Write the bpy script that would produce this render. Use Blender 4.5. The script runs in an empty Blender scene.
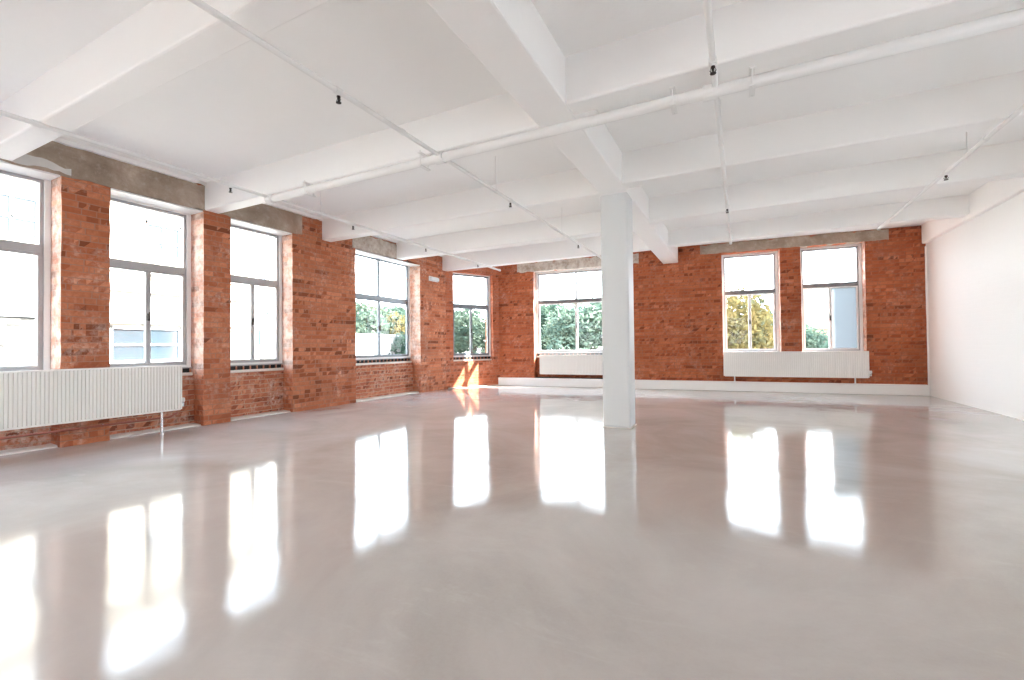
import bpy, bmesh, math, random
from mathutils import Vector, Matrix, noise
random.seed(7)
C = bpy.context.scene
COL = C.collection

# ---------------------------------------------------------------- materials
def new_mat(name):
    m = bpy.data.materials.new(name); m.use_nodes = True
    nt = m.node_tree; nt.nodes.clear()
    out = nt.nodes.new('ShaderNodeOutputMaterial')
    return m, nt, out
def N(nt, typ, **kw):
    n = nt.nodes.new(typ)
    for k, v in kw.items():
        if k in n.inputs.keys(): n.inputs[k].default_value = v
        else: setattr(n, k, v)
    return n
def L(nt, a, b): nt.links.new(a, b)
def rgba(c): return (c[0], c[1], c[2], 1.0)
def ramp(nt, fac, stops):
    r = nt.nodes.new('ShaderNodeValToRGB')
    els = r.color_ramp.elements
    while len(els) < len(stops): els.new(0.5)
    for e, (p, c) in zip(els, stops): e.position = p; e.color = rgba(c)
    L(nt, fac, r.inputs['Fac']); return r
def mixc(nt, fac, a, b, blend='MIX'):
    m = nt.nodes.new('ShaderNodeMix'); m.data_type = 'RGBA'; m.blend_type = blend
    for sock, v in ((m.inputs[0], fac), (m.inputs[6], a), (m.inputs[7], b)):
        if isinstance(v, bpy.types.NodeSocket): L(nt, v, sock)
        elif isinstance(v, (int, float)): sock.default_value = v
        else: sock.default_value = rgba(v)
    return m.outputs[2]
def mth(nt, op, a, b=None, c=None):
    m = nt.nodes.new('ShaderNodeMath'); m.operation = op
    for i, v in enumerate((a, b, c)):
        if v is None: continue
        if isinstance(v, bpy.types.NodeSocket): L(nt, v, m.inputs[i])
        else: m.inputs[i].default_value = v
    return m.outputs[0]
def noise_n(nt, vec, scale, detail=4, rough=.55, dist=0.0):
    n = N(nt, 'ShaderNodeTexNoise', Scale=scale, Detail=detail, Roughness=rough, Distortion=dist)
    if vec: L(nt, vec, n.inputs['Vector'])
    return n.outputs['Fac']
def mapr(nt, v, a, b, c=0., d=1.):
    m = nt.nodes.new('ShaderNodeMapRange'); L(nt, v, m.inputs[0])
    for i, x in enumerate((a, b, c, d)): m.inputs[i+1].default_value = x
    return m.outputs[0]

def plain(name, col, rough=.5, metal=0., bump=0., bscale=40, var=.04, spec=.5):
    m, nt, out = new_mat(name)
    p = N(nt, 'ShaderNodeBsdfPrincipled', Roughness=rough, Metallic=metal)
    p.inputs['Specular IOR Level'].default_value = spec
    g = nt.nodes.new('ShaderNodeNewGeometry')
    f = noise_n(nt, g.outputs['Position'], 6)
    c = mixc(nt, f, [x*(1-var) for x in col], [min(1, x*(1+var)) for x in col])
    L(nt, c, p.inputs['Base Color'])
    if bump:
        b = N(nt, 'ShaderNodeBump', Strength=bump, Distance=.01)
        L(nt, noise_n(nt, g.outputs['Position'], bscale), b.inputs['Height']); L(nt, b.outputs[0], p.inputs['Normal'])
    L(nt, p.outputs[0], out.inputs[0]); return m

def wall_uv(nt):
    """surface coordinates in metres that run along any upright wall and up it"""
    g = nt.nodes.new('ShaderNodeNewGeometry')
    sp = nt.nodes.new('ShaderNodeSeparateXYZ'); L(nt, g.outputs['Position'], sp.inputs[0])
    sn = nt.nodes.new('ShaderNodeSeparateXYZ'); L(nt, g.outputs['True Normal'], sn.inputs[0])
    u = mth(nt, 'SUBTRACT', mth(nt, 'MULTIPLY', sn.outputs[0], sp.outputs[1]), mth(nt, 'MULTIPLY', sn.outputs[1], sp.outputs[0]))
    cb = nt.nodes.new('ShaderNodeCombineXYZ'); L(nt, u, cb.inputs[0]); L(nt, sp.outputs[2], cb.inputs[1])
    return g, cb.outputs[0], sp

def brick_mat(name, c1, c2, mortar, smear, pale=0.0, white_paint=False, reveal=None):
    m, nt, out = new_mat(name)
    g, uv, sp = wall_uv(nt)
    pos = g.outputs['Position']
    # slightly wandering courses
    wn = nt.nodes.new('ShaderNodeTexNoise'); wn.inputs['Scale'].default_value = 3.0; L(nt, pos, wn.inputs['Vector'])
    vm = nt.nodes.new('ShaderNodeVectorMath'); vm.operation = 'MULTIPLY_ADD'
    L(nt, wn.outputs['Color'], vm.inputs[0]); vm.inputs[1].default_value = (.02, .02, 0); L(nt, uv, vm.inputs[2])
    b = nt.nodes.new('ShaderNodeTexBrick')
    b.offset = .5; b.squash = 1.0
    for k, v in (('Scale', 1.0), ('Mortar Size', .006), ('Mortar Smooth', .35), ('Bias', 0.0), ('Brick Width', .23), ('Row Height', .076)):
        b.inputs[k].default_value = v
    b.inputs['Color1'].default_value = (0, 0, 0, 1); b.inputs['Color2'].default_value = (1, 1, 1, 1); b.inputs['Mortar'].default_value = (.5, .5, .5, 1)
    L(nt, vm.outputs[0], b.inputs['Vector'])
    rnd = b.outputs['Color']
    dark = [x*.42 for x in c1]
    tone = ramp(nt, rnd, [(0.0, dark), (.14, c1), (.5, [(a+q)/2 for a, q in zip(c1, c2)]), (.86, c2), (1.0, [min(1, x*1.12+.02) for x in c2])])
    fine = noise_n(nt, pos, 26, 5, .7)
    col = mixc(nt, mapr(nt, fine, .35, .75, 0, .5), tone.outputs[0], [x*.62 for x in c1])
    # large patches of soot and old plaster smears
    big = noise_n(nt, pos, 1.3, 5, .6)
    col = mixc(nt, mapr(nt, big, .52, .75, 0, .45), col, [c1[0]*.5, c1[1]*.62, c1[2]*.8])
    col = mixc(nt, mth(nt, 'MULTIPLY', mapr(nt, noise_n(nt, pos, 2.2, 6, .65, .6), .5, .72), mapr(nt, noise_n(nt, pos, 17, 4, .7), .42, .62, 0, .75*smear)), col, (.78, .66, .58))
    mm = mth(nt, 'MULTIPLY', b.outputs['Fac'], mapr(nt, noise_n(nt, pos, 9), .3, .6, .45, 1.0))
    col = mixc(nt, mm, col, mortar)
    if reveal is not None:     # sky glare on the reveals painted in as pale mottling, with old paint traces
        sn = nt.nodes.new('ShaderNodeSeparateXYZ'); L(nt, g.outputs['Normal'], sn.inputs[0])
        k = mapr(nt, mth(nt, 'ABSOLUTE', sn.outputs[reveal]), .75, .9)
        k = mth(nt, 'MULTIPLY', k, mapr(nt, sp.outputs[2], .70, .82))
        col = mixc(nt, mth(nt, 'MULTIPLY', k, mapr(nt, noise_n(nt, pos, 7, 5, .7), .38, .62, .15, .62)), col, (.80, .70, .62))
    if pale: col = mixc(nt, pale, col, (.85, .80, .74))
    if white_paint: col = mixc(nt, .985, col, (.86, .865, .865))
    p = N(nt, 'ShaderNodeBsdfPrincipled', Roughness=.55 if white_paint else .85)
    p.inputs['Specular IOR Level'].default_value = .3
    L(nt, col, p.inputs['Base Color'])
    h = mth(nt, 'SUBTRACT', mth(nt, 'MULTIPLY', fine, .5), mth(nt, 'MULTIPLY', b.outputs['Fac'], .8 if not white_paint else .55))
    bp = N(nt, 'ShaderNodeBump', Strength=.55 if not white_paint else .16, Distance=.012)
    L(nt, h, bp.inputs['Height']); L(nt, bp.outputs[0], p.inputs['Normal'])
    L(nt, p.outputs[0], out.inputs[0]); return m

M = {}
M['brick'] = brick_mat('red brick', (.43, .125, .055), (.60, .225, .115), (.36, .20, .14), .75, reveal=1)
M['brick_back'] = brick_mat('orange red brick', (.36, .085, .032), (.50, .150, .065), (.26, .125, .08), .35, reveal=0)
M['brick_corner'] = brick_mat('warm red brick', (.46, .125, .055), (.60, .20, .10), (.38, .20, .14), .5)
M['brick_apron'] = brick_mat('rough brick under sill', (.42, .13, .07), (.60, .25, .14), (.52, .40, .30), 1.3)
M['white_brick'] = brick_mat('white painted brick', (.6, .6, .6), (.7, .7, .7), (.7, .7, .7), .0, white_paint=True)
M['paint'] = plain('white paint', (.92, .92, .915), .6, bump=.25, bscale=14, var=.012)
M['paint_gloss'] = plain('white gloss paint', (.84, .84, .83), .35, bump=.1, bscale=10, var=.02)
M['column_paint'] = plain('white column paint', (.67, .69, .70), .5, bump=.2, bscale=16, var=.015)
M['radiator'] = plain('cream enamel', (.84, .82, .79), .35, var=.01)
M['pipe_paint'] = plain('pipe white paint', (.82, .82, .815), .7, var=.02)
M['frame_white'] = plain('window white paint', (.80, .80, .80), .45, bump=.1, var=.03)
M['alu'] = plain('grey aluminium', (.42, .42, .43), .4, metal=.35, var=.03)
M['alu_dark'] = plain('dark grey aluminium', (.17, .165, .17), .4, metal=.2, var=.03)
M['alu_blue'] = plain('blue grey aluminium', (.20, .225, .25), .4, metal=.2, var=.03)
M['dark_metal'] = plain('dark bronze', (.06, .05, .045), .45, metal=.7)
M['chrome'] = plain('chrome', (.75, .76, .78), .2, metal=1.0)
M['copper'] = plain('old painted copper', (.36, .12, .08), .45, metal=.3)
M['plastic'] = plain('white plastic', (.80, .80, .80), .35)
M['lens'] = plain('grey lens', (.78, .80, .82), .2)
M['black'] = plain('dark cavity', (.03, .028, .027), .9)
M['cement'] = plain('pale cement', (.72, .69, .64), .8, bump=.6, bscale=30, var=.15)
M['plaster_old'] = plain('old flaking plaster', (.66, .65, .63), .8, bump=.6, bscale=18, var=.2)
M['bark'] = plain('bark', (.10, .075, .055), .9, bump=.6, bscale=20, var=.3)
M['slate'] = plain('slate roof', (.20, .20, .22), .7, var=.15)
M['tile_roof'] = plain('red roof tile', (.40, .18, .12), .8, var=.15)
M['asphalt'] = plain('asphalt', (.20, .20, .20), .85, bump=.3, var=.12)
M['render'] = plain('cream render', (.68, .66, .61), .8, bump=.2, var=.05)
M['stone'] = plain('pale stone band', (.55, .53, .50), .8, bump=.2, var=.05)
M['ext_brick'] = brick_mat('cream street brick', (.46, .40, .30), (.60, .54, .43), (.36, .33, .29), .3)
M['ext_brick_grey'] = brick_mat('grey street brick', (.065, .062, .055), (.12, .115, .10), (.16, .15, .14), .2)
M['ext_brick_red'] = brick_mat('red street brick', (.40, .17, .11), (.55, .27, .18), (.5, .44, .4), .3)
M['ext_glass'] = plain('street window glass', (.035, .05, .06), .08, spec=.8)
M['garden_wall'] = plain('pale garden wall', (.45, .40, .37), .85, bump=.4, var=.08)
M['car_red'] = plain('red car paint', (.5, .05, .04), .2, var=.01)
M['car_silver'] = plain('silver car paint', (.6, .62, .64), .25, metal=.4, var=.01)
M['rubber'] = plain('tyre rubber', (.03, .03, .03), .8)

def concrete(pale=0):
    m, nt, out = new_mat('bare concrete')
    g = nt.nodes.new('ShaderNodeNewGeometry'); pos = g.outputs['Position']
    c = ramp(nt, noise_n(nt, pos, 2.6, 8, .7, .4), [(.3, (.25, .19, .145)), (.5, (.37, .295, .23)), (.62, (.46, .38, .31)), (.78, (.64, .58, .52))])
    col = mixc(nt, mapr(nt, noise_n(nt, pos, 11, 5, .7), .55, .75, 0, .55), c.outputs[0], (.55, .50, .44))
    col = mixc(nt, mapr(nt, noise_n(nt, pos, 1.1, 3), .55, .7, 0, .35), col, (.42, .24, .16))
    if pale: col = mixc(nt, mth(nt, 'MULTIPLY', mapr(nt, noise_n(nt, pos, 6, 6, .7), .35, .6), pale), col, (.78, .76, .72))
    p = N(nt, 'ShaderNodeBsdfPrincipled', Roughness=.9)
    L(nt, col, p.inputs['Base Color'])
    b = N(nt, 'ShaderNodeBump', Strength=.5, Distance=.02); L(nt, noise_n(nt, pos, 14, 8, .7), b.inputs['Height']); L(nt, b.outputs[0], p.inputs['Normal'])
    L(nt, p.outputs[0], out.inputs[0]); return m
M['concrete'] = concrete()
M['concrete_pale'] = concrete(.55)

def floor_mat():
    m, nt, out = new_mat('glossy grey resin floor')
    g = nt.nodes.new('ShaderNodeNewGeometry'); pos = g.outputs['Position']
    c = ramp(nt, noise_n(nt, pos, .55, 6, .62, .8), [(.3, (.355, .318, .294)), (.5, (.445, .404, .376)), (.7, (.52, .48, .455))])
    col = mixc(nt, mapr(nt, noise_n(nt, pos, 60, 3, .7), .3, .7, 0, .16), c.outputs[0], (.52, .48, .45))
    # pale worn scuffs
    mp = N(nt, 'ShaderNodeMapping'); mp.inputs['Scale'].default_value = (1, 2.4, 1); mp.inputs['Rotation'].default_value = (0, 0, .7); L(nt, pos, mp.inputs[0])
    col = mixc(nt, mapr(nt, noise_n(nt, mp.outputs[0], 1.4, 7, .7, 1.2), .56, .68, 0, .22), col, (.56, .52, .49))
    p = N(nt, 'ShaderNodeBsdfPrincipled', Roughness=.12, IOR=1.52)
    L(nt, col, p.inputs['Base Color'])
    L(nt, mapr(nt, noise_n(nt, pos, .9, 5, .6, .5), .3, .7, .035, .085), p.inputs['Roughness'])
    b1 = N(nt, 'ShaderNodeBump', Strength=.07, Distance=.004); L(nt, noise_n(nt, pos, 48, 4, .7), b1.inputs['Height'])
    b2 = N(nt, 'ShaderNodeBump', Strength=.10, Distance=.03); L(nt, noise_n(nt, pos, 2.0, 2, .5), b2.inputs['Height']); L(nt, b1.outputs[0], b2.inputs['Normal'])
    L(nt, b2.outputs[0], p.inputs['Normal'])
    L(nt, p.outputs[0], out.inputs[0]); return m
M['floor'] = floor_mat()

def glass(name, film=0.0):
    m, nt, out = new_mat(name)
    t = N(nt, 'ShaderNodeBsdfTransparent'); t.inputs[0].default_value = (.96, .98, .98, 1)
    gl = N(nt, 'ShaderNodeBsdfGlossy', Roughness=.02)
    fr = N(nt, 'ShaderNodeFresnel', IOR=1.45); gg = nt.nodes.new('ShaderNodeNewGeometry')
    mx = nt.nodes.new('ShaderNodeMixShader'); L(nt, mth(nt, 'MULTIPLY', mth(nt, 'MULTIPLY', fr.outputs[0], .3), mth(nt, 'SUBTRACT', 1.0, gg.outputs['Backfacing'])), mx.inputs[0]); L(nt, t.outputs[0], mx.inputs[1]); L(nt, gl.outputs[0], mx.inputs[2])
    last = mx.outputs[0]
    if film:
        d = N(nt, 'ShaderNodeBsdfTranslucent'); d.inputs[0].default_value = (.9, .93, .95, 1) if film > .9 and 0 else (.25, .265, .27, 1) if film < .96 else (.44, .45, .46, 1)
        m2 = nt.nodes.new('ShaderNodeMixShader'); m2.inputs[0].default_value = film; L(nt, last, m2.inputs[1]); L(nt, d.outputs[0], m2.inputs[2]); last = m2.outputs[0]
    L(nt, last, out.inputs[0]); return m
M['glass'] = glass('clear window glass')
M['glass_frosted'] = glass('frosted window glass', .97)  # only for the added unseen windows, scatters sun into the room as fill
M['glass_film'] = glass('filmed window glass', .95)

def leaf_mat(name, ca, cb, cc):
    m, nt, out = new_mat(name)
    g = nt.nodes.new('ShaderNodeNewGeometry')
    f = noise_n(nt, g.outputs['Position'], 1.1, 4, .6)
    c = ramp(nt, f, [(.3, ca), (.5, cb), (.7, cc)])
    d = N(nt, 'ShaderNodeBsdfDiffuse'); t = N(nt, 'ShaderNodeBsdfTranslucent')
    L(nt, c.outputs[0], d.inputs[0]); L(nt, c.outputs[0], t.inputs[0])
    mx = nt.nodes.new('ShaderNodeMixShader'); mx.inputs[0].default_value = .35
    L(nt, d.outputs[0], mx.inputs[1]); L(nt, t.outputs[0], mx.inputs[2]); L(nt, mx.outputs[0], out.inputs[0]); return m
M['leaf_green'] = leaf_mat('green leaves', (.048, .078, .060), (.10, .13, .095), (.17, .20, .14))
M['leaf_dark'] = leaf_mat('dark evergreen leaves', (.035, .062, .048), (.07, .105, .075), (.12, .16, .11))
M['leaf_yellow'] = leaf_mat('autumn yellow leaves', (.05, .065, .045), (.15, .115, .045), (.22, .16, .07))

# ---------------------------------------------------------------- mesh helpers
def link(o, parent=None):
    COL.objects.link(o)
    if parent: o.parent = parent
    return o
def obj(name, bm, mat, parent=None, smooth=False, bevel=0.0):
    bmesh.ops.recalc_face_normals(bm, faces=bm.faces)
    me = bpy.data.meshes.new(name); bm.to_mesh(me); bm.free()
    mats = mat if isinstance(mat, (list, tuple)) else [mat]
    for m in mats: me.materials.append(m)
    if smooth:
        for p in me.polygons: p.use_smooth = True
    o = link(bpy.data.objects.new(name, me), parent)
    if bevel:
        b = o.modifiers.new('bevel', 'BEVEL'); b.width = bevel; b.segments = 2; b.limit_method = 'ANGLE'
    return o
def tag(o, label=None, cat=None, group=None, kind=None):
    if label: o['label'] = label
    if cat: o['category'] = cat
    if group: o['group'] = group
    if kind: o['kind'] = kind
    return o
def empty(name, loc=(0, 0, 0)):
    o = bpy.data.objects.new(name, None); COL.objects.link(o); o.location = loc; o.empty_display_size = .1
    o['_inv'] = 0
    del o['_inv']
    return o
class Frame:
    """a wall frame: u along the wall, d outward through it, z up"""
    def __init__(s, o, t, n): s.o, s.t, s.n = Vector(o).to_3d(), Vector(t).normalized().to_3d(), Vector(n).normalized().to_3d()
    def P(s, u, d, z): return s.o + s.t*u + s.n*d + Vector((0, 0, z))
WORLD = Frame((0, 0), (1, 0), (0, 1))
FL = Frame((-6.93, 0), (0, 1), (-1, 0))                       # left wall: u = y
cA, cB = Vector((-6.93, 9.87)), Vector((-6.13, 11.38))
_t = (cB-cA).normalized()
FC = Frame(cA, _t, (-_t.y, _t.x))                             # splayed corner wall
bA, bB = Vector((-6.13, 11.38)), Vector((3.53, 12.15))
_t = (bB-bA).normalized()
FB = Frame(bA, _t, (-_t.y, _t.x))                             # back wall

def box(bm, fr, u0, u1, d0, d1, z0, z1, off=None):
    o = off or Vector((0, 0, 0))
    v = [bm.verts.new(fr.P(u, d, z)-o) for u in (u0, u1) for d in (d0, d1) for z in (z0, z1)]
    for f in ((0, 1, 3, 2), (4, 6, 7, 5), (0, 4, 5, 1), (2, 3, 7, 6), (0, 2, 6, 4), (1, 5, 7, 3)):
        bm.faces.new([v[i] for i in f])
def gridbox(bm, fr, u0, u1, d0, d1, z0, z1, step=.12, amp=.006):
    """box with a subdivided, slightly uneven surface; the unevenness depends on place only, so neighbours meet"""
    def cuts(a, b): n = max(1, round(abs(b-a)/step)); return [a+(b-a)*i/n for i in range(n+1)]
    U, D, Z = cuts(u0, u1), cuts(d0, d1), cuts(z0, z1)
    cache = {}
    def V(u, d, z):
        k = (round(u, 4), round(d, 4), round(z, 4))
        if k not in cache:
            p = fr.P(u, d, z); q = noise.noise_vector(p*4.3)*amp + noise.noise_vector(p*17)*amp*.6
            cache[k] = bm.verts.new(p+q)
        return cache[k]
    def face_grid(A, B, f):
        for i in range(len(A)-1):
            for j in range(len(B)-1):
                bm.faces.new([V(*f(A[i], B[j])), V(*f(A[i+1], B[j])), V(*f(A[i+1], B[j+1])), V(*f(A[i], B[j+1]))])
    for d in (d0, d1): face_grid(U, Z, lambda a, b, d=d: (a, d, b))
    for u in (u0, u1): face_grid(D, Z, lambda a, b, u=u: (u, a, b))
    for z in (z0, z1): face_grid(U, D, lambda a, b, z=z: (a, b, z))
def tube(bm, pts, r, seg=10, cap=True):
    pts = [Vector(p) for p in pts]; rings = []
    for i, p in enumerate(pts):
        d = (pts[min(i+1, len(pts)-1)]-pts[max(i-1, 0)]).normalized()
        a = d.cross(Vector((0, 0, 1)))
        if a.length < .1: a = d.cross(Vector((0, 1, 0)))
        a.normalize(); b = d.cross(a)
        rr = r[i] if isinstance(r, (list, tuple)) else r
        rings.append([bm.verts.new(p+a*math.cos(2*math.pi*k/seg)*rr+b*math.sin(2*math.pi*k/seg)*rr) for k in range(seg)])
    for i in range(len(rings)-1):
        for k in range(seg):
            bm.faces.new([rings[i][k], rings[i][(k+1) % seg], rings[i+1][(k+1) % seg], rings[i+1][k]])
    if cap: bm.faces.new(rings[0]); bm.faces.new(rings[-1])
def lathe(bm, c, prof, seg=14, axis='Z'):
    c = Vector(c); rings = []
    for (r, h) in prof:
        ring = []
        for k in range(seg):
            a = 2*math.pi*k/seg; x, y = r*math.cos(a), r*math.sin(a)
            v = Vector((x, y, h)) if axis == 'Z' else (Vector((x, h, y)) if axis == 'Y' else Vector((h, x, y)))
            ring.append(bm.verts.new(c+v))
        rings.append(ring)
    for i in range(len(rings)-1):
        for k in range(seg): bm.faces.new([rings[i][k], rings[i][(k+1) % seg], rings[i+1][(k+1) % seg], rings[i+1][k]])
    bm.faces.new(rings[0]); bm.faces.new(rings[-1])

WX = 3.565         # face of the right wall
REAR = -3.6          # the room runs on behind the viewer
SLAB = 3.55; SOFF = 3.15

# ---------------------------------------------------------------- floor, ceiling
bm = bmesh.new()
fl_poly = [(-7.35, REAR), (3.85, REAR), (3.85, 12.4), (-6.2, 11.75), (-7.4, 10.0)]
top = [bm.verts.new((x, y, 0)) for x, y in fl_poly]; bot = [bm.verts.new((x, y, -.3)) for x, y in fl_poly]
bm.faces.new(top); bm.faces.new(bot)
for i in range(5): bm.faces.new([top[i], top[(i+1) % 5], bot[(i+1) % 5], bot[i]])
tag(obj('floor', bm, M['floor']), kind='structure')
bm = bmesh.new()
SKY = [(-6.4, -4.2), (-3.9, -1.9), (-1.0, 1.1), (1.4, 3.2)]       # unseen rooflights added over the rear bays to brighten the room
SY = [(-3.2, -2.3)]
fp = [(-7.35, .4), (3.85, .4), (3.85, 12.4), (-6.2, 11.75), (-7.4, 10.0)]
top = [bm.verts.new((x, y, SLAB+.35)) for x, y in fp]; bot = [bm.verts.new((x, y, SLAB)) for x, y in fp]
bm.faces.new(top); bm.faces.new(bot)
for i in range(5): bm.faces.new([top[i], top[(i+1) % 5], bot[(i+1) % 5], bot[i]])
yc = [REAR-.3, SY[0][0], SY[0][1], .4]
for (a, b) in ((yc[0], yc[1]), (yc[2], yc[3])): box(bm, WORLD, -7.35, 3.85, a, b, SLAB, SLAB+.35)
for (a, b) in SY:
    p_ = -7.35
    for (c, d) in SKY: box(bm, WORLD, p_, c, a, b, SLAB, SLAB+.35); p_ = d
    box(bm, WORLD, p_, 3.85, a, b, SLAB, SLAB+.35)
tag(obj('ceiling', bm, M['paint']), kind='structure')

# beams: joists across the room in two bays, a long spine beam over the column, an edge beam on the right wall
def beam(name, x0, x1, y0, y1, z0=SOFF, z1=SLAB+.02, ch=.018):
    bm = bmesh.new(); box(bm, WORLD, x0, x1, y0, y1, z0, z1)
    return tag(obj(name, bm, M['paint'], bevel=ch), kind='structure')
LB = [-.68, 1.64, 3.80, 5.88, 7.93, 9.73]
RB = [-.68, 1.50, 3.56, 5.66, 7.62, 9.62]
for y in LB: beam('ceiling_beam', -6.945, -1.60, y, y+.22)
for y in RB[:-1]: beam('ceiling_beam', -1.26, 3.51, y, y+.22)
beam('ceiling_beam', -1.26, 3.51, 10.0, 10.22, 3.225)
beam('ceiling_beam', -1.615, -1.255, REAR, 11.78)
beam('ceiling_beam', 3.495, WX+.02, REAR, 12.14, SOFF+.005)

# column
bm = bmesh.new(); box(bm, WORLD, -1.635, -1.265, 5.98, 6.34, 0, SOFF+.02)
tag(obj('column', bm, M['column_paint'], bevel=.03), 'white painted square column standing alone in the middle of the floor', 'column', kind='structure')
bm = bmesh.new(); box(bm, WORLD, -1.645, -1.255, 5.97, 6.35, .0005, .008)
tag(obj('trim_1', bm, M['cement']), kind='structure')

# ---------------------------------------------------------------- walls
# openings of the left wall (recess start, end, frame start, end)
LW = [(-3.4, -2.0), (-1.75, .40), (.75, 2.25), (2.70, 3.79), (4.18, 5.25), (6.70, 8.79)]
ZS, ZH = .88, 3.16
bm = bmesh.new()
prev = REAR
for (a, b) in LW:
    gridbox(bm, FL, prev, a, 0, .45, 0, SLAB); prev = b
gridbox(bm, FL, prev, 9.87, 0, .45, 0, SLAB)
for (a, b) in LW:
    gridbox(bm, FL, a, b, .0, .45, ZH, SLAB)
tag(obj('wall_left', bm, M['brick']), 'bare red brick wall with piers between tall windows', 'wall', kind='structure')
# rough brick aprons set back beneath the sills
bm = bmesh.new()
for (a, b) in LW: gridbox(bm, FL, a-.01, b+.01,   .25, .44, 0, .735, step=.09, amp=.014)
tag(obj('wall_left_apron', bm, M['brick_apron']), kind='structure')

# splayed corner wall with its window opening
CL = (cB-cA).length
cw = (.22, 1.50)
bm = bmesh.new()
gridbox(bm, FC, -.12, cw[0], 0, .40, 0, SLAB); gridbox(bm, FC, cw[1], CL+.02, 0, .40, 0, SLAB)
gridbox(bm, FC, cw[0], cw[1], 0, .40, 0, .72); gridbox(bm, FC, cw[0], cw[1], 0, .40, 3.16, SLAB)
tag(obj('wall_corner', bm, M['brick_corner']), kind='structure')

# back wall
BW = [(1.03, 3.70), (5.82, 7.05), (7.48, 8.65)]
ux = lambda x: (x-bA.x)/FB.t.x
BW = [(ux(-5.06), ux(-2.45)), (ux(-.28), ux(.93)), (ux(1.34), ux(2.53))]
BTOP = [3.22, 3.29, 3.31]
BL = (bB-bA).length
bm = bmesh.new(); prev = -.02
for (a, b) in BW: gridbox(bm, FB, prev, a, 0, .45, 0, SLAB); prev = b
gridbox(bm, FB, prev, BL+.3, 0, .45, 0, SLAB)
for (a, b), zt in zip(BW, BTOP): gridbox(bm, FB, a, b, 0, .45, zt, SLAB)
gridbox(bm, FB, BW[0][0], BW[0][1], .25, .45, 0, .80)
for (a, b) in BW[1:]: gridbox(bm, FB, a, b, 0, .45, 0, .85)
tag(obj('wall_back', bm, M['brick_back']), 'red brick end wall', 'wall', kind='structure')

# right wall, painted
bm = bmesh.new()
v = lambda x, y, z: bm.verts.new((x, y, z))
RTW = [(-2.6, -.2), (.4, 2.2), (3.2, 4.8), (5.9, 7.3)]  # unseen window openings added to throw fill light onto floor and ceiling
p_ = REAR
for (a, b) in RTW:
    box(bm, WORLD, WX, 3.9, p_, a, 0, SLAB); p_ = b
    box(bm, WORLD, WX, 3.9, a, b, 0, .35); box(bm, WORLD, WX, 3.9, a, b, 1.75, SLAB)
box(bm, WORLD, WX, 3.9, p_, 12.4, 0, SLAB)
tag(obj('wall_right', bm, M['white_brick']), kind='structure')
# thick paint lip where white brick meets the red brick
bm = bmesh.new()
pts = [(3.572+.010*noise.noise(Vector((0, 0, z*3))), 12.14, z) for z in [i*.1 for i in range(32)]]
tube(bm, pts, .03, 8)
tag(obj('trim_2', bm, M['paint']), kind='structure')
# rear wall behind the viewer, with unseen window openings added for fill daylight
bm = bmesh.new()
RW = [(-6.4, -4.4), (1.2, 3.2)]
prev = -7.35
for (a, b) in RW: box(bm, WORLD, prev, a, REAR-.35, REAR, 0, SLAB); prev = b
box(bm, WORLD, prev, 3.85, REAR-.35, REAR, 0, SLAB)
for (a, b) in RW:
    box(bm, WORLD, a, b, REAR-.35, REAR, 0, 1.05); box(bm, WORLD, a, b, REAR-.35, REAR, 2.75, SLAB)
tag(obj('wall_rear', bm, M['brick']), kind='structure')

# ragged bare concrete lintels above the openings
def ragged(name, fr, u0, u1, zb, zt, d=-.012, th=.05, amp=.03, mat='concrete', hole=None):
    bm = bmesh.new(); n = max(8, int((u1-u0)/.05)); rows = []
    for i in range(n+1):
        t = i/n; u = u0+(u1-u0)*t
        j = noise.noise(Vector((u*5, fr.o.x, 3))) + .5*noise.noise(Vector((u*17, fr.o.x, 9)))
        k = noise.noise(Vector((u*6, fr.o.y, 31))) + .5*noise.noise(Vector((u*15, 3, 19)))
        b = (zb(t) if callable(zb) else zb) + amp*.5*j; tt = (zt(t) if callable(zt) else zt) + amp*k
        e = min(t, 1-t)*(u1-u0)
        if e < .12: tt -= abs(j)*.04; b += abs(k)*.04
        dd = d + .006*noise.noise(Vector((u*8, 1, 1)))
        rows.append([bm.verts.new(fr.P(u, dd, b)), bm.verts.new(fr.P(u, dd+.004*j, (b+tt)/2)), bm.verts.new(fr.P(u, dd, tt)),
                     bm.verts.new(fr.P(u, th, tt)), bm.verts.new(fr.P(u, th, b))])
    for i in range(n):
        for k in range(5): bm.faces.new([rows[i][k], rows[i+1][k], rows[i+1][(k+1) % 5], rows[i][(k+1) % 5]])
    bm.faces.new(rows[0]); bm.faces.new(rows[-1])
    return tag(obj(name, bm, M[mat]), kind='structure')
ragged('lintel', FL, 1.85, 3.81, 3.14, 3.52, amp=.04, th=.30)
ragged('lintel', FL, .60, 2.30, 3.13, 3.30, th=.30)
ragged('lintel', FL, 4.02, 5.44, lambda t: 3.14, lambda t: 3.5, amp=.05, th=.30)
ragged('lintel', FL, 6.62, 7.94, 3.15, 3.48, amp=.03, th=.30, mat='concrete_pale')
ragged('lintel', FB, ux(-5.55), ux(-2.2), 3.21, 3.48, amp=.05, th=.19, mat='concrete_pale')
ragged('lintel', FB, ux(-.75), ux(2.95), 3.31, 3.54, amp=.05, th=.19)
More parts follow.
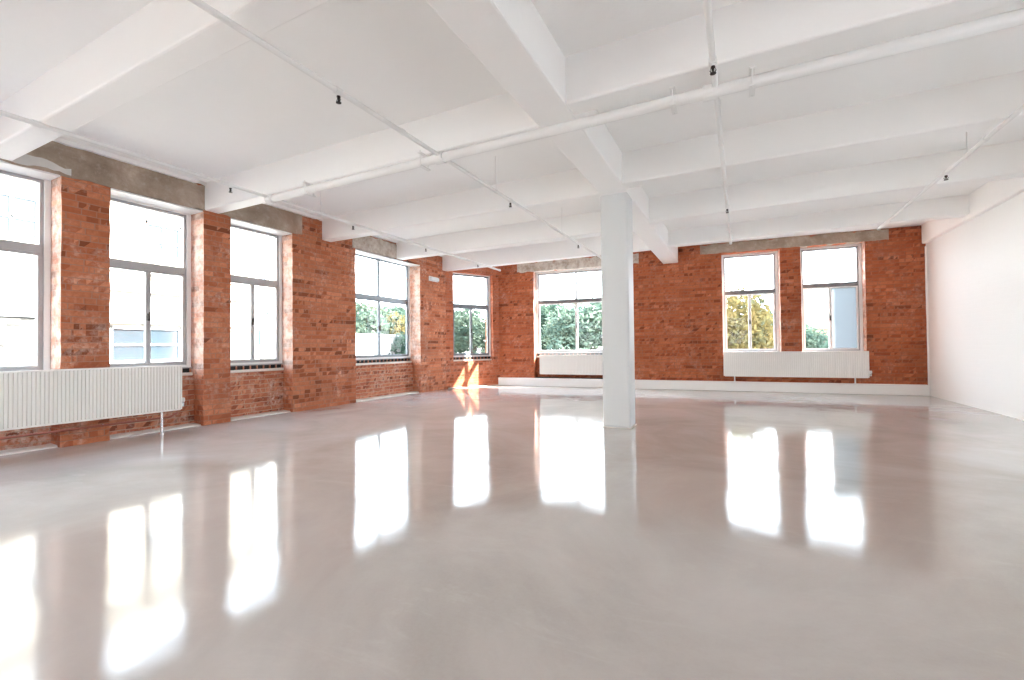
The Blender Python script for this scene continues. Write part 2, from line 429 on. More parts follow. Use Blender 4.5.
# plaster flaking off the wall head below the first beam, and a lip of plaster along the slab
ragged('trim_3', FL, .6, 2.33, lambda t: 3.135+.03*t, lambda t: 3.285-.03*t, d=-.02, amp=.06, mat='plaster_old')
for i, (a, b) in enumerate(LW):
    bm = bmesh.new(); box(bm, FL, a+.01, b-.01, .0, .30, 3.118, 3.135); tag(obj('trim_%d' % (8+i), bm, M['frame_white']), kind='structure')
for a, b in ((1.87, 3.8), (4.03, 5.88), (6.12, 7.93), (8.16, 9.72)):
    ragged('trim_4', FL, a, b, 3.50, 3.56, d=-.06, amp=.022, mat='paint')
# cement fillets left on the floor in the recesses
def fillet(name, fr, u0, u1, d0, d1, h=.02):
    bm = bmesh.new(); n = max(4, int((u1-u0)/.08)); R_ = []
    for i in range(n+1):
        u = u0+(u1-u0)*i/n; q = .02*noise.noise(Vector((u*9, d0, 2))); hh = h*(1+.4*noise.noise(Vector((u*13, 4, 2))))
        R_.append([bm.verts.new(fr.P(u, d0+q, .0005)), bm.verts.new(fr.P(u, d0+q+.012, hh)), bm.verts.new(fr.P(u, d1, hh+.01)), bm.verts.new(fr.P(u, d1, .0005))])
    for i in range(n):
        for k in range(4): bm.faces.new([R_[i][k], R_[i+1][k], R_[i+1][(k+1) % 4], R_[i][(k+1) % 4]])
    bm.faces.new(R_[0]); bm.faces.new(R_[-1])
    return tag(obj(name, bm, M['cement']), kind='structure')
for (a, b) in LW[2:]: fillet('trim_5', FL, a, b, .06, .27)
fillet('trim_6', FC, .05, CL, -.16, .02, .012)  # widened pale strip stands in for sunlight on the floor along the corner wall

# white painted upstand along the foot of the back wall
bm = bmesh.new(); box(bm, FB, .0, BL, -.10, .02, 0, .225)
tag(obj('baseboard_back', bm, M['paint_gloss'], bevel=.012), kind='structure')
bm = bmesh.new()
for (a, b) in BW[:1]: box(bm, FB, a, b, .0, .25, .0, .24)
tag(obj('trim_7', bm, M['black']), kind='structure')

# ---------------------------------------------------------------- windows
WN = [0]
def window(fr, u0, u1, z0, z1, d, ztr, mull_top=False, um=None, sill='slots', film=False, blank=False, gl='glass', metal=None, ow=.055):
    WN[0] += 1
    w = empty('window_%d' % WN[0]); w['kind'] = 'structure'
    dep = .10; mk = metal or 'alu'; mt_ = metal or ('alu' if fr is FL else 'alu_dark')
    # painted outer frame
    bm = bmesh.new()
    box(bm, fr, u0, u0+ow, d, d+dep, z0, z1); box(bm, fr, u1-ow, u1, d, d+dep, z0, z1)
    box(bm, fr, u0+ow, u1-ow, d, d+dep, z1-ow, z1); box(bm, fr, u0+ow, u1-ow, d, d+dep, z0, z0+ow*.7)
    obj('outer_frame', bm, M['frame_white'], w, bevel=.004)
    # grey metal frame and transom
    a, b, p, q = u0+ow, u1-ow, z0+ow*.7, z1-ow
    fw = .038
    bm = bmesh.new()
    box(bm, fr, a, a+fw, d+.02, d+.08, p, q); box(bm, fr, b-fw, b, d+.02, d+.08, p, q)
    box(bm, fr, a+fw, b-fw, d+.02, d+.08, q-fw, q); box(bm, fr, a+fw, b-fw, d+.02, d+.08, p, p+fw)
    obj('metal_frame', bm, M[mk], w, bevel=.003)
    bm = bmesh.new(); box(bm, fr, a+fw*.5, b-fw*.5, d+.005, d+.08, ztr-.05, ztr+.045)
    obj('transom', bm, M[mt_], w, bevel=.004)
    um = um or (a+b)/2
    if mull_top:
        bm = bmesh.new(); box(bm, fr, um-.028, um+.028, d+.015, d+.08, ztr+.045, q-fw)
        obj('mullion', bm, M[mk], w, bevel=.003)
    def pane(x0, x1, y0, y1, par, dd, mat=None):
        mat = mat or gl
        bm = bmesh.new(); box(bm, fr, x0, x1, dd, dd+.005, y0, y1); return obj('pane', bm, M[mat], par)
    if mull_top:
        pane(a+fw, um-.028, ztr+.045, q-fw, w, d+.05); pane(um+.028, b-fw, ztr+.045, q-fw, w, d+.05)
    else: pane(a+fw, b-fw, ztr+.045, q-fw, w, d+.05)
    # two casements below
    for k, (x0, x1) in enumerate(((a+fw*.6, um), (um, b-fw*.6))):
        c = .030
        bm = bmesh.new(); y0, y1 = p+fw*.6, ztr-.05
        box(bm, fr, x0, x0+c, d+.01, d+.06, y0, y1); box(bm, fr, x1-c, x1, d+.01, d+.06, y0, y1)
        box(bm, fr, x0+c, x1-c, d+.01, d+.06, y1-c, y1); box(bm, fr, x0+c, x1-c, d+.01, d+.06, y0, y0+c)
        cs = obj('casement', bm, M[mk] if fr is FL or metal else M['frame_white'], w, bevel=.003)
        pane(x0+c, x1-c, y0+c, y1-c, cs, d+.035, 'glass_film' if film and k == 1 else None)
        if k == 0:
            bm = bmesh.new(); zc = (y0+y1)/2
            box(bm, fr, x1-.016, x1+.012, d-.012, d+.01, zc-.05, zc+.05); box(bm, fr, x1-.008, x1+.004, d-.035, d-.012, zc-.01, zc+.07)
            obj('handle', bm, M['dark_metal'], cs, bevel=.003)
    # sill
    if sill == 'slots':
        bm = bmesh.new(); box(bm, fr, u0, u1, d-.02, d+.12, z0-.012, z0+.005); obj('sill', bm, M['alu'], w)
        bm = bmesh.new(); box(bm, fr, u0+.01, u1-.01, d-.0, d+.1, z0-.075, z0-.012); obj('vent_cavity', bm, M['black'], w)
        bm = bmesh.new(); n = int((u1-u0)/.115)
        for i in range(n+1):
            u = u0+.01+(u1-u0-.03)*i/n; box(bm, fr, u-.006, u+.012, d-.02, d+.0, z0-.075, z0-.012)
        obj('vent_bars', bm, M['brick_apron'], w)
        bm = bmesh.new(); box(bm, fr, u0-.005, u1+.005, d-.035, d+.1, z0-.12, z0-.075); obj('ledge', bm, M['cement'], w, bevel=.008)
    elif sill == 'plain':
        bm = bmesh.new(); box(bm, fr, u0, u1, d-.07, d+.12, z0-.05, z0); obj('sill', bm, M['frame_white'], w, bevel=.006)
    return w
D = .27
window(FL, .78, 2.25, .85, 3.17, D, 2.30)
window(FL, 2.70, 3.765, .85, 3.15, D, 2.26)
window(FL, 4.18, 5.25, .85, 3.17, D, 2.26)
window(FL, 6.70, 8.74, .86, 3.19, D, 2.24, mull_top=True, um=7.68, metal='alu_blue')
window(FC, cw[0], cw[1], .84, 3.18, .12, 2.26, sill='slots', ow=.05, metal='alu_blue')
window(FB, BW[0][0], BW[0][1], .91, 3.22, .20, 2.36, mull_top=True, um=ux(-3.90))
window(FB, BW[1][0], BW[1][1], .90, 3.30, .20, 2.36, sill='plain')
window(FB, BW[2][0], BW[2][1], .90, 3.32, .20, 2.43, sill='plain', film=True)
for (a, b) in LW[:2]: window(FL, a, b-.04, .93, 3.15, D, 2.26)
FR = Frame((0, REAR), (1, 0), (0, -1))
for (a, b) in RW: window(FR, a, b, 1.07, 2.74, .15, 2.0, mull_top=True, sill='plain')  # rear windows added out of view to let in more daylight

FX = Frame((WX, 0), (0, 1), (1, 0))
for (a, b) in RTW: window(FX, a, b, .37, 1.74, .12, 1.3, mull_top=True, sill='plain', gl='glass_frosted')  # added side windows out of view, frosted to give soft fill without sun patches
for (c, d) in SKY:  # added rooflights, out of view, for extra daylight
    for (a, b) in SY:
        sk = empty('window_%d' % (WN[0]+1)); WN[0] += 1; sk['kind'] = 'structure'
        bm = bmesh.new(); w_ = .05
        box(bm, WORLD, c, c+w_, a, b, 3.78, 3.88); box(bm, WORLD, d-w_, d, a, b, 3.78, 3.88)
        box(bm, WORLD, c, d, a, a+w_, 3.78, 3.88); box(bm, WORLD, c, d, b-w_, b, 3.78, 3.88); box(bm, WORLD, (c+d)/2-.02, (c+d)/2+.02, a, b, 3.79, 3.87)
        obj('outer_frame', bm, M['frame_white'], sk)
        bm = bmesh.new(); box(bm, WORLD, c+.03, d-.03, a+.03, b-.03, 3.83, 3.836); obj('pane', bm, M['glass_frosted'], sk)

# ---------------------------------------------------------------- radiators
def radiator(fr, u0, u1, dfront, z0, z1, label, thick=.10, pitch=.04, valve_end=1, legs=(), depth_to_wall=.07):
    r = empty('radiator', fr.P((u0+u1)/2, dfront, 0)); off = r.location.copy()
    tag(r, label, 'radiator')
    def ob(name, bm, mat, par=r, bevel=0.): return obj(name, bm, M[mat], par, bevel=bevel)
    d0 = dfront
    # ribbed front panel
    bm = bmesh.new(); n = int((u1-u0-.04)/pitch); w = (u1-u0-.04)/n; prof = []
    for i in range(n):
        s = u0+.02+w*i
        prof += [(s, .0), (s+w*.62, .0), (s+w*.74, .013), (s+w*.88, .013)]
    prof.append((u1-.02, 0))
    for zz in (z0+.02, z1-.02): pass
    vb = [bm.verts.new(fr.P(u, d0+d, z0+.015)-off) for u, d in prof]; vt = [bm.verts.new(fr.P(u, d0+d, z1-.015)-off) for u, d in prof]
    for i in range(len(prof)-1): bm.faces.new([vb[i], vb[i+1], vt[i+1], vt[i]])
    bb = [bm.verts.new(fr.P(u, d0+.025, z0+.015)-off) for u in (u0+.02, u1-.02)]; bt = [bm.verts.new(fr.P(u, d0+.025, z1-.015)-off) for u in (u0+.02, u1-.02)]
    bm.faces.new([bb[0], bb[1], bt[1], bt[0]]); bm.faces.new(vb+[bb[1], bb[0]]); bm.faces.new(vt+[bt[1], bt[0]])
    bm.faces.new([vb[0], bb[0], bt[0], vt[0]]); bm.faces.new([vb[-1], bb[1], bt[1], vt[-1]])
    ob('front_panel', bm, 'radiator')
    bm = bmesh.new(); box(bm, fr, u0+.02, u1-.02, d0+thick-.02, d0+thick, z0+.015, z1-.015, off); ob('back_panel', bm, 'radiator')
    bm = bmesh.new()
    box(bm, fr, u0+.02, u1-.02, d0-.002, d0+.02, z1-.02, z1, off); box(bm, fr, u0+.02, u1-.02, d0-.002, d0+.02, z0, z0+.02, off)
    ob('rim', bm, 'radiator', bevel=.004)
    bm = bmesh.new()
    box(bm, fr, u0+.02, u1-.02, d0+.02, d0+.028, z1-.01, z1, off); box(bm, fr, u0+.02, u1-.02, d0+thick-.008, d0+thick, z1-.01, z1, off)
    k = u0+.03
    while k < u1-.03: box(bm, fr, k, k+.006, d0+.028, d0+thick-.008, z1-.01, z1-.002, off); k += .02
    ob('top_grille', bm, 'radiator')
    for s in (u0, u1-.02):
        bm = bmesh.new(); box(bm, fr, s, s+.02, d0, d0+thick, z0+.01, z1, off); ob('side_panel', bm, 'radiator', bevel=.004)
    for s in (u0+.25, u1-.25):
        bm = bmesh.new(); box(bm, fr, s, s+.04, d0+thick, d0+thick+depth_to_wall+.01, z0+.1, z1-.08, off); ob('wall_bracket', bm, 'radiator')
    ue = u1 if valve_end > 0 else u0; sg = valve_end
    bm = bmesh.new(); c = fr.P(ue+.035*sg, d0+thick*.5, z0+.07)-off
    tube(bm, [c-fr.t*sg*.045, c], .012, 10); lathe(bm, c-Vector((0, 0, .03)), [(.014, 0), (.02, .004), (.02, .05), (.014, .06)], 12)
    vb_ = ob('valve', bm, 'chrome')
    bm = bmesh.new(); lathe(bm, c+Vector((0, 0, .03)), [(.018, 0), (.024, .01), (.024, .045), (.018, .06)], 12); obj('valve_cap', bm, M['plastic'], vb_)
    for (u, mt, rr) in legs:
        bm = bmesh.new(); p0 = fr.P(u, d0+thick*.5, 0)-off
        base = (.226 if fr is FB else 0.0)
        tube(bm, [p0+Vector((0, 0, base)), p0+Vector((0, 0, z0+.02))], rr, 12)
        lathe(bm, p0+Vector((0, 0, base)), [(rr*1.9, 0), (rr*1.9, .008), (rr*1.1, .014)], 12)
        ob('feed_pipe', bm, mt)
    return r
radiator(FL, .55, 3.42, -.18, .29, .90, 'long white ribbed radiator across the brick pier beneath the two left windows', thick=.11, pitch=.034, legs=((3.20, 'chrome', .017),), depth_to_wall=.07)
radiator(FB, ux(-4.9), ux(-2.62), -.03, .33, .87, 'ribbed radiator set in the window recess of the back wall, half hidden by the column', thick=.10, depth_to_wall=.18, valve_end=1)
radiator(FB, ux(-.28), ux(2.52), -.16, .35, .93, 'wide white radiator below the twin windows of the back wall', thick=.10, legs=((ux(-.05), 'pipe_paint', .014), (ux(2.28), 'pipe_paint', .014)), depth_to_wall=.06)
# slotted ledge above the recessed radiator is part of the window; heating pipes along the left wall
hp = empty('heating_pipe', (-6.87, 0, 0)); tag(hp, 'dull red heating pipe running low along the wall under the left radiator', 'pipe')
for i, z in enumerate((.20,)):
    bm = bmesh.new(); tube(bm, [(.0, .4, z), (0, 3.2, z), (.03, 3.3, z), (.04, 3.4, z+.05)], .013, 10); obj('pipe_run', bm, M['copper'], hp, smooth=True)
for y in (2.4, 2.62, ):
    bm = bmesh.new(); lathe(bm, (-.03, y, .20), [(.02, -.004), (.02, .004)], 10, 'Y'); box(bm, WORLD, -.065, -.012, y-.006, y+.006, .192, .208); obj('pipe_clip', bm, M['chrome'], hp)

# ---------------------------------------------------------------- sprinkler pipes
def head_bm(x, y, z):
    bm = bmesh.new()
    lathe(bm, (x, y, z), [(.013, 0), (.015, -.012), (.010, -.018), (.008, -.035), (.004, -.045)], 10)
    for s in (-1, 1): tube(bm, [(x+s*.012, y, z-.014), (x+s*.02, y, z-.035), (x+s*.004, y, z-.055)], .0035, 6)
    lathe(bm, (x, y, z-.055), [(.006, .004), (.021, .002), (.021, -.002), (.004, -.004)], 12)
    return bm
def branch(x0, y0, x1, y1, z, r, heads, label, couplings=(), cap=False, big=()):
    root = empty('sprinkler_pipe', (x0, 0, z)); tag(root, label, 'pipe', 'sprinkler branch pipes under the ceiling')
    X = lambda y: (x1-x0)*(y-y0)/(y1-y0)
    bm = bmesh.new(); tube(bm, [(X(y), y, 0) for y in [y0+(y1-y0)*i/6 for i in range(7)]], r, 12); obj('pipe_run', bm, M['pipe_paint'], root, smooth=True)
    for y in heads:
        bm = bmesh.new(); lathe(bm, (X(y), y, 0), [(r*1.35, -.03), (r*1.35, .03)], 12, 'Y'); lathe(bm, (X(y), y, -r*.8), [(.018, 0), (.018, -.02)], 10)
        obj('coupling', bm, M['pipe_paint'], root)
        obj('sprinkler_head', head_bm(X(y), y, -r-.012), M['dark_metal'], root)['label'] = 'dark metal sprinkler head'
    for y in couplings:
        bm = bmesh.new(); lathe(bm, (X(y), y, 0), [(r*1.3, -.03), (r*1.3, .03)], 12, 'Y'); obj('coupling', bm, M['pipe_paint'], root)
    for y in big:     # hangers up to the slab
        bm = bmesh.new(); tube(bm, [(X(y), y, r), (X(y), y, 3.56-z)], .005, 8); obj('hanger_rod', bm, M['pipe_paint'], root)
        bm = bmesh.new(); lathe(bm, (X(y), y, 0), [(r*1.25, -.012), (r*1.25, .012)], 12, 'Y'); obj('hanger_ring', bm, M['pipe_paint'], root)
    bm = bmesh.new(); lathe(bm, (X(y1), y1, 0), [(r*1.4, -.03), (r*1.4, .02), (r*.9, .03)], 12, 'Y'); obj('end_cap', bm, M['pipe_paint'], root)
    return root
ZP = 3.095
branch(-5.42, -3.4, -5.46, 10.2, ZP, .021, (3.28, 5.22, 7.1, 9.1), 'white sprinkler pipe nearest the window wall, ending at the corner window', couplings=(1.6, 6.6, 9.9), big=(.6, 4.6, 8.9))
branch(-2.74, -3.4, -2.70, 10.0, ZP, .021, (2.47, 5.4, 8.3), 'white sprinkler pipe crossing the ceiling left of the column', couplings=(3.2, 6.4), big=(1.2, 5.0, 7.4))
branch(-.17, -3.4, -.06, 9.75, ZP, .021, (3.42, 7.15), 'white sprinkler pipe in the bay right of the column, running towards the twin windows', couplings=(6.2, 8.8), big=(2.3, 4.9, 8.4))
branch(2.15, -3.4, 2.26, 9.8, ZP, .021, (3.9, 6.95), 'white sprinkler pipe nearest the white wall, ending above the right window', couplings=(6.0, 8.2), big=(3.0, 6.4))
# main
mr = empty('sprinkler_pipe', (0, 3.80, 3.075)); tag(mr, 'thick white sprinkler main running across all ceiling bays below a beam', 'pipe')
bm = bmesh.new(); tube(bm, [(-5.43, 0, .02), (-5.40, 0, 0), (-2.6, 0, 0), (0, 0, 0), (WX, 0, 0)], .046, 16); obj('pipe_run', bm, M['pipe_paint'], mr, smooth=True)
for x in (-2.93, -.42, .14, 2.4, -4.7):
    bm = bmesh.new()
    for s in (-.066, .066): tube(bm, [(x, s, -.075), (x, s, .10)], .006, 8)
    box(bm, WORLD, x-.02, x+.02, -.085, .085, .064, .076); box(bm, WORLD, x-.02, x+.02, -.085, .085, -.068, -.056)
    obj('pipe_clamp', bm, M['pipe_paint'], mr)
for x in (-5.43, -2.72, -.15, 2.17):
    bm = bmesh.new(); lathe(bm, (x, 0, 0), [(.062, -.05), (.062, .05)], 14, 'X'); obj('tee_joint', bm, M['pipe_paint'], mr, smooth=False)

# emergency light on the brick pier
e = empty('emergency_light', (-6.93, 9.32, 2.86)); tag(e, 'small white emergency light fixed high on the brick pier left of the corner window', 'light fitting')
bm = bmesh.new(); box(bm, WORLD, 0, .03, -.19, .19, -.06, .06); obj('base_plate', bm, M['plastic'], e, bevel=.012)
bm = bmesh.new(); box(bm, WORLD, .03, .075, -.175, .175, -.048, .04); obj('diffuser', bm, M['lens'], e, bevel=.014)

# ---------------------------------------------------------------- outside
GZ = -4.2
bm = bmesh.new(); box(bm, WORLD, -90, 90, -50, 130, GZ-.5, GZ)
tag(obj('ground', bm, M['asphalt']), kind='structure')

def facade(name, label, x, y0, y1, z1, openings, brick, bands=(), parapet=True, axis='L', depth=8, glass='ext_glass', plinth=None):
    """a street building whose front stands on the plane x (facing the room)"""
    fr = Frame((x, 0), (0, 1), (-1, 0)) if axis == 'L' else Frame((0, x), (1, 0), (0, 1))
    root = empty(name, fr.P((y0+y1)/2, 0, GZ)); off = root.location.copy(); tag(root, label, 'building')
    bm = bmesh.new()
    us = sorted(set([y0, y1]+[o[0] for o in openings]+[o[1] for o in openings]))
    zs = sorted(set([GZ, z1]+[o[2] for o in openings]+[o[3] for o in openings]))
    for i in range(len(us)-1):
        for j in range(len(zs)-1):
            cu, cz = (us[i]+us[i+1])/2, (zs[j]+zs[j+1])/2
            if any(o[0] < cu < o[1] and o[2] < cz < o[3] for o in openings): continue
            box(bm, fr, us[i], us[i+1], 0, .3, zs[j], zs[j+1], off)
    box(bm, fr, y0, y1, .45, depth, GZ, z1, off)
    obj('wall', bm, M[brick], root)
    for (a, b) in bands:
        bm = bmesh.new(); box(bm, fr, y0, y1, -.10, .02, a, b, off); obj('stone_band', bm, M['stone'], root)
    bm = bmesh.new(); box(bm, fr, y0-.1, y1+.1, -.2, depth+.1, z1, z1+.25, off); obj('coping', bm, M['stone'], root)
    for o in openings:
        bm = bmesh.new(); w = .09; a, b, c, d = o
        box(bm, fr, a, a+w, .08, .18, c, d, off); box(bm, fr, b-w, b, .08, .18, c, d, off)
        box(bm, fr, a, b, .08, .18, d-w, d, off); box(bm, fr, a, b, .02, .18, c, c+w, off)
        m_ = (c+d)/2; box(bm, fr, a, b, .09, .17, m_-.03, m_+.03, off); mu = (a+b)/2; box(bm, fr, mu-.03, mu+.03, .09, .17, c, d, off)
        f = obj('window', bm, M['frame_white'], root)
        bm = bmesh.new(); box(bm, fr, a, b, .14, .16, c, d, off); obj('pane', bm, M[glass], f)
    return root
ops = []
for k in range(-5, 3):
    yy = 6.70+3.1*k
    ops.append((yy-.05, yy+.95, 3.72, 4.85)); ops.append((yy-.85, yy+.95, .75, 1.80)); ops.append((yy-.85, yy+.95, -2.9, -.6)); pass
ops = [o for o in ops if o[1] < 9.7]
facade('brick_building', 'cream brick building across the street with pale stone bands, seen through the left windows', -15, -12, 9.9, 6.4, ops, 'ext_brick', bands=((1.86, 2.10), (2.74, 3.0), (3.3, 3.42), (5.3, 5.5)))
dp = empty('drainpipe', (-14.9, 10.08, GZ)); tag(dp, 'grey drainpipe at the corner of the cream building across the street', 'drainpipe')
bm = bmesh.new(); tube(bm, [(0, 0, 0), (0, 0, 12)], .07, 10); obj('pipe_run', bm, M['slate'], dp)
bm = bmesh.new(); tube(bm, [(0, .05, 8.2), (0, .45, 8.9), (0, .75, 9.0)], .05, 8); obj('branch_arm', bm, M['slate'], dp)
pl = empty('street_wall', (-14.6, 1.4, GZ)); tag(pl, 'dark grey brick wall low in front of the cream building, seen through the leftmost window', 'wall')
bm = bmesh.new(); box(bm, WORLD, -.15, .15, -4, 3.6, 0, 6.1); obj('wall_body', bm, M['ext_brick_grey'], pl)
bm = bmesh.new(); box(bm, WORLD, -.2, .2, -4.03, 3.63, 6.1, 6.2); obj('coping', bm, M['stone'], pl)
facade('rendered_house', 'pale rendered house beyond the cream building, seen through the third window', -19, 11.2, 17.5, 6.4, [(12.2, 13.2, 1.2, 2.8), (14.2, 15.2, 1.2, 2.8), (12.2, 13.2, 3.9, 5.3), (14.2, 15.2, 3.9, 5.3)], 'render', bands=((3.2, 3.35),))
# long pale garden wall and low sheds seen through the double window
gw = empty('boundary_wall', (-24, 26, GZ)); tag(gw, 'long pale boundary wall beyond the double window of the left wall', 'wall')
bm = bmesh.new(); box(bm, WORLD, -.2, .2, -14, 18, 0, 6.2); obj('wall_body', bm, M['garden_wall'], gw)
bm = bmesh.new(); box(bm, WORLD, -.3, .3, -14, 18, 6.2, 6.35); obj('coping', bm, M['stone'], gw)
bm = bmesh.new()
for k in range(9): box(bm, WORLD, .2, .42, -13.5+k*3.8, -13.0+k*3.8, 0, 6.2)
obj('buttress', bm, M['garden_wall'], gw)

def house(x, y, w, d, h, rot, label, wallm='ext_brick_red', roofm='tile_roof'):
    r = empty('house', (x, y, GZ)); r.rotation_euler.z = rot; tag(r, label, 'house')
    bm = bmesh.new(); box(bm, WORLD, -w/2, w/2, -d/2, d/2, 0, h); obj('wall', bm, M[wallm], r)
    bm = bmesh.new(); e_ = .3; rh = d*.38
    vs = [bm.verts.new(p) for p in ((-w/2-e_, -d/2-e_, h), (w/2+e_, -d/2-e_, h), (w/2+e_, d/2+e_, h), (-w/2-e_, d/2+e_, h), (-w/2-e_, 0, h+rh), (w/2+e_, 0, h+rh))]
    for f in ((0, 1, 5, 4), (2, 3, 4, 5), (0, 4, 3), (1, 2, 5), (0, 3, 2, 1)): bm.faces.new([vs[i] for i in f])
    obj('roof', bm, M[roofm], r)
    bm = bmesh.new(); box(bm, WORLD, w*.25, w*.25+.7, -.35, .35, h+rh*.5, h+rh+1.0); ch = obj('chimney', bm, M[wallm], r)
    bm = bmesh.new(); lathe(bm, (w*.25+.2, 0, h+rh+1.0), [(.1, 0), (.1, .35), (.13, .4)], 8); lathe(bm, (w*.25+.5, 0, h+rh+1.0), [(.1, 0), (.1, .35), (.13, .4)], 8); obj('chimney_pot', bm, M['tile_roof'], ch)
    for fl in range(2):
        for k in range(3):
            u = -w/2+w*(k+.5)/3; z = 1.0+fl*2.9
            if z+1.5 > h: continue
            bm = bmesh.new()
            for (a, b, c, e2) in ((u-.5, u-.42, z, z+1.4), (u+.42, u+.5, z, z+1.4), (u-.5, u+.5, z, z+.08), (u-.5, u+.5, z+1.32, z+1.4), (u-.5, u+.5, z+.67, z+.73)):
                box(bm, WORLD, a, b, -d/2-.05, -d/2+.02, c, e2)
            f = obj('window', bm, M['frame_white'], r)
            bm = bmesh.new(); box(bm, WORLD, u-.5, u+.5, -d/2-.02, -d/2, z, z+1.4); obj('pane', bm, M['ext_glass'], f)
    return r
house(9.5, 52, 11, 8, 6.6, .15, 'red brick house with a tiled roof, far off beyond the rightmost window')

def leaf_mesh(name, lobes, n, size, mat, hollow=.55):
    bm = bmesh.new()
    wts = [l[3]**2 for l in lobes]
    for _ in range(n):
        l = random.choices(lobes, wts)[0]
        d = Vector((random.gauss(0, 1), random.gauss(0, 1), random.gauss(0, 1))).normalized()
        rr = l[3]*(hollow+(1-hollow)*random.random()**.6)
        c = Vector(l[:3])+Vector((d.x*rr, d.y*rr, d.z*rr*.85))
        a = Vector((random.gauss(0, 1), random.gauss(0, 1), random.gauss(0, 1))).normalized(); b = a.orthogonal().normalized()
        s = size*random.uniform(.6, 1.3)
        t = a*s; w = b*s*.42
        bm.faces.new([bm.verts.new(c-t), bm.verts.new(c+w), bm.verts.new(c+t), bm.verts.new(c-w)])
    me = bpy.data.meshes.new(name); bm.to_mesh(me); bm.free(); me.materials.append(mat); return me
def tree_proto(h, cr, mat, seed, n=5200, size=.2, sparse=False):
    random.seed(seed)
    lobes = []; tb = bmesh.new()
    tube(tb, [(0, 0, -.1), (.05, 0, h*.22), (.0, .08, h*.5), (.1, 0, h*.85)], [h*.03, h*.024, h*.016, h*.005], 9)
    for k in range(26):
        a = random.uniform(0, 2*math.pi); q = random.random(); z = h*(.20+.66*q); rad = cr*math.sin(math.pi*(.18+.72*q))*random.uniform(.45, .85)
        p = Vector((math.cos(a)*rad, math.sin(a)*rad, z)); lobes.append((p.x, p.y, p.z, cr*random.uniform(.28, .46)))
        tube(tb, [(0, 0, z*.62), (p.x*.5, p.y*.5, z*.85), tuple(p)], [h*.010, h*.006, h*.003], 6)
    me_t = bpy.data.meshes.new('trunk'); tb.to_mesh(me_t); tb.free(); me_t.materials.append(M['bark'])
    return me_t, leaf_mesh('crown', lobes, n, size, mat)
PG = tree_proto(9.0, 3.8, M['leaf_green'], 3, n=12000, size=.19)
PD = tree_proto(9.0, 3.9, M['leaf_dark'], 5, n=12000, size=.19)
PY = tree_proto(9.0, 3.6, M['leaf_yellow'], 11, n=12000, size=.15)
def tree(pr, x, y, s, label, name='tree', grp=None, sz=1.0):
    r = empty(name, (x, y, GZ)); r.scale = (s, s, s*.97*sz); r.rotation_euler.z = random.uniform(0, 6)
    tag(r, label, 'tree', grp)
    for nm, me in (('trunk', pr[0]), ('crown', pr[1])): link(bpy.data.objects.new(nm, me), r)
    return r
random.seed(2)
tree(PY, -.55, 25, .93, 'tall yellow autumn tree close outside the left of the twin back windows', 'autumn_tree')
tree(PG, 4.4, 40, .74, 'small green tree outside the rightmost window, beside the far houses')
tree(PD, 6.2, 33, .68, 'dark tree low behind the filmed casement of the rightmost window')
tree(PG, -8.3, 27, .95, 'broad green tree seen through the back window beside the column')
tree(PD, -12.6, 29.5, .98, 'dark green tree at the left of the wide back window', 'tree')
tree(PG, -16.9, 27.5, .95, 'bushy green tree filling the right half of the corner window')
tree(PD, -21.4, 29, 1.0, 'dark bushy tree filling the left half of the corner window')
tree(PG, -32, 34.3, 1.12, 'green tree partly behind the yellow tree beyond the pale boundary wall')
tree(PD, -30.5, 35.6, 1.1, 'dark green tree rising over the boundary wall at the right of the double window')
tree(PY, -30.2, 32, 1.12, 'yellow tree over the boundary wall at the right of the double window', 'autumn_tree')
tree(PG, -30.5, 29.6, 1.12, 'light green tree over the boundary wall at the left edge of the double window')
tree(PD, -1.2, 36, .85, 'dark tree standing behind the tall yellow tree')
tree(PD, 2.5, 40, .92, 'dark green tree far behind the yellow tree, at the right of the left twin window')
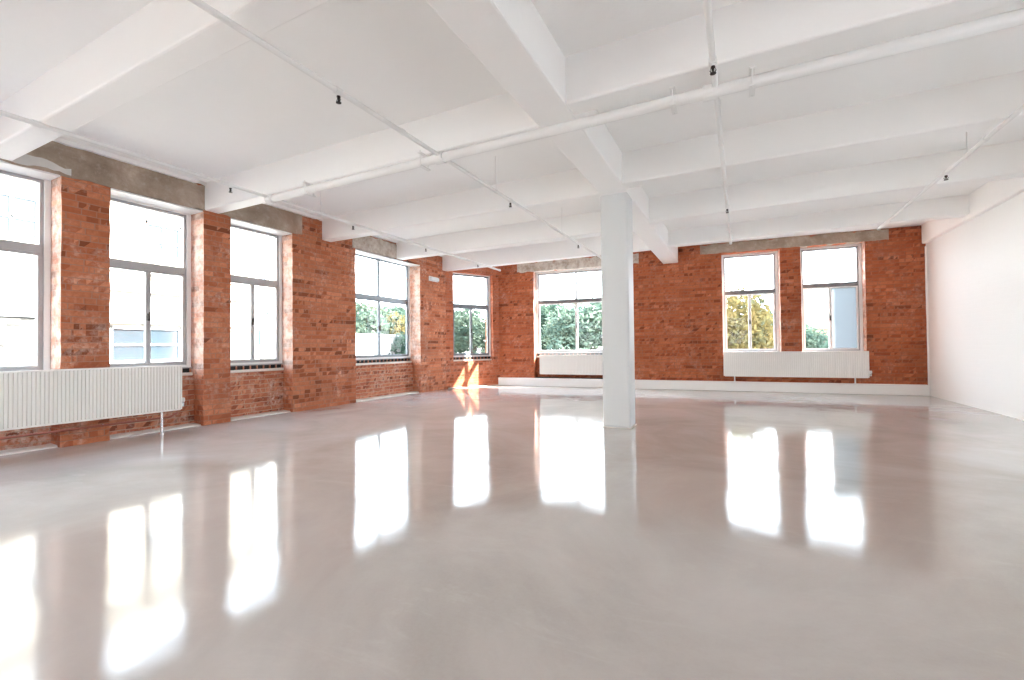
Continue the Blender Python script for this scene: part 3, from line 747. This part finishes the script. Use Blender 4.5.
# cars parked far below the back windows
def car(x, y, rot, mat, label):
    r = empty('car', (x, y, GZ)); r.rotation_euler.z = rot; tag(r, label, 'car')
    prof = [(-2.1, .35), (-2.1, .8), (-1.9, .95), (-1.3, 1.0), (-.8, 1.42), (.7, 1.45), (1.3, 1.0), (2.0, .9), (2.15, .6), (2.1, .35)]
    bm = bmesh.new(); A_ = [bm.verts.new((u, -.85, z)) for u, z in prof]; B_ = [bm.verts.new((u, .85, z)) for u, z in prof]
    bm.faces.new(A_); bm.faces.new(B_)
    for i in range(len(prof)): bm.faces.new([A_[i], A_[(i+1) % len(prof)], B_[(i+1) % len(prof)], B_[i]])
    obj('body', bm, M[mat], r, bevel=.05)
    for u in (-1.35, 1.35):
        for v_ in (-.8, .8):
            bm = bmesh.new(); lathe(bm, (u, v_, .32), [(.2, -.1), (.32, -.09), (.32, .09), (.2, .1)], 14, 'Y'); obj('wheel', bm, M['rubber'], r)
    bm = bmesh.new(); vs = []
    for v_ in (-.86, .86):
        q = [bm.verts.new((u, v_, z)) for u, z in ((-1.15, 1.03), (-.78, 1.34), (.62, 1.36), (1.05, 1.03))]; bm.faces.new(q)
    obj('side_window', bm, M['ext_glass'], r)
# ---------------------------------------------------------------- light
w = bpy.data.worlds.new('sky'); C.world = w; w.use_nodes = True; nt = w.node_tree; nt.nodes.clear()
out = nt.nodes.new('ShaderNodeOutputWorld'); bg = nt.nodes.new('ShaderNodeBackground')
tc = nt.nodes.new('ShaderNodeTexCoord'); sp = nt.nodes.new('ShaderNodeSeparateXYZ'); L(nt, tc.outputs['Generated'], sp.inputs[0])
r = ramp(nt, sp.outputs[2], [(0.0, (.92, .965, 1.0)), (.18, (.86, .932, 1.0)), (1.0, (.56, .75, 1.0))])
L(nt, r.outputs[0], bg.inputs[0]); bg.inputs[1].default_value = 6.5
L(nt, bg.outputs[0], out.inputs[0])
sun = bpy.data.lights.new('sun', 'SUN'); sun.energy = 20; sun.angle = .009; sun.color = (1, .95, .89)
so = bpy.data.objects.new('sun', sun); COL.objects.link(so)
so.rotation_euler = Vector((-1, -.51, -.80)).to_track_quat('-Z', 'Y').to_euler()

# ---------------------------------------------------------------- camera
cam = bpy.data.cameras.new('camera'); co = bpy.data.objects.new('camera', cam); COL.objects.link(co)
cam.sensor_width = 36; cam.lens = 446/1024*36; cam.clip_end = 500; cam.clip_start = .05
Rm = Matrix(((0.8935709782856551, 0.01635213033632573, 0.44862402365352766), (0.4487975487012453, -0.009016022183730373, -0.8935879764319437), (-0.010567262908174124, 0.9998256443887834, -0.015395251773947377)))
co.matrix_world = Matrix.Translation((0, 0, 1.1)) @ Rm.to_4x4()
C.camera = co
vs_ = C.view_settings
C.display_settings.display_device = 'sRGB'
vs_.view_transform = 'Standard'; vs_.look = 'None'; vs_.gamma = 1; vs_.use_curve_mapping = False
vs_.exposure = 1.36
cy = C.cycles
cy.max_bounces = 14; cy.diffuse_bounces = 12; cy.glossy_bounces = 5; cy.transparent_max_bounces = 16; cy.transmission_bounces = 6
cy.use_denoising = True; cy.sample_clamp_indirect = 12; cy.caustics_reflective = False
cy.blur_glossy = .0
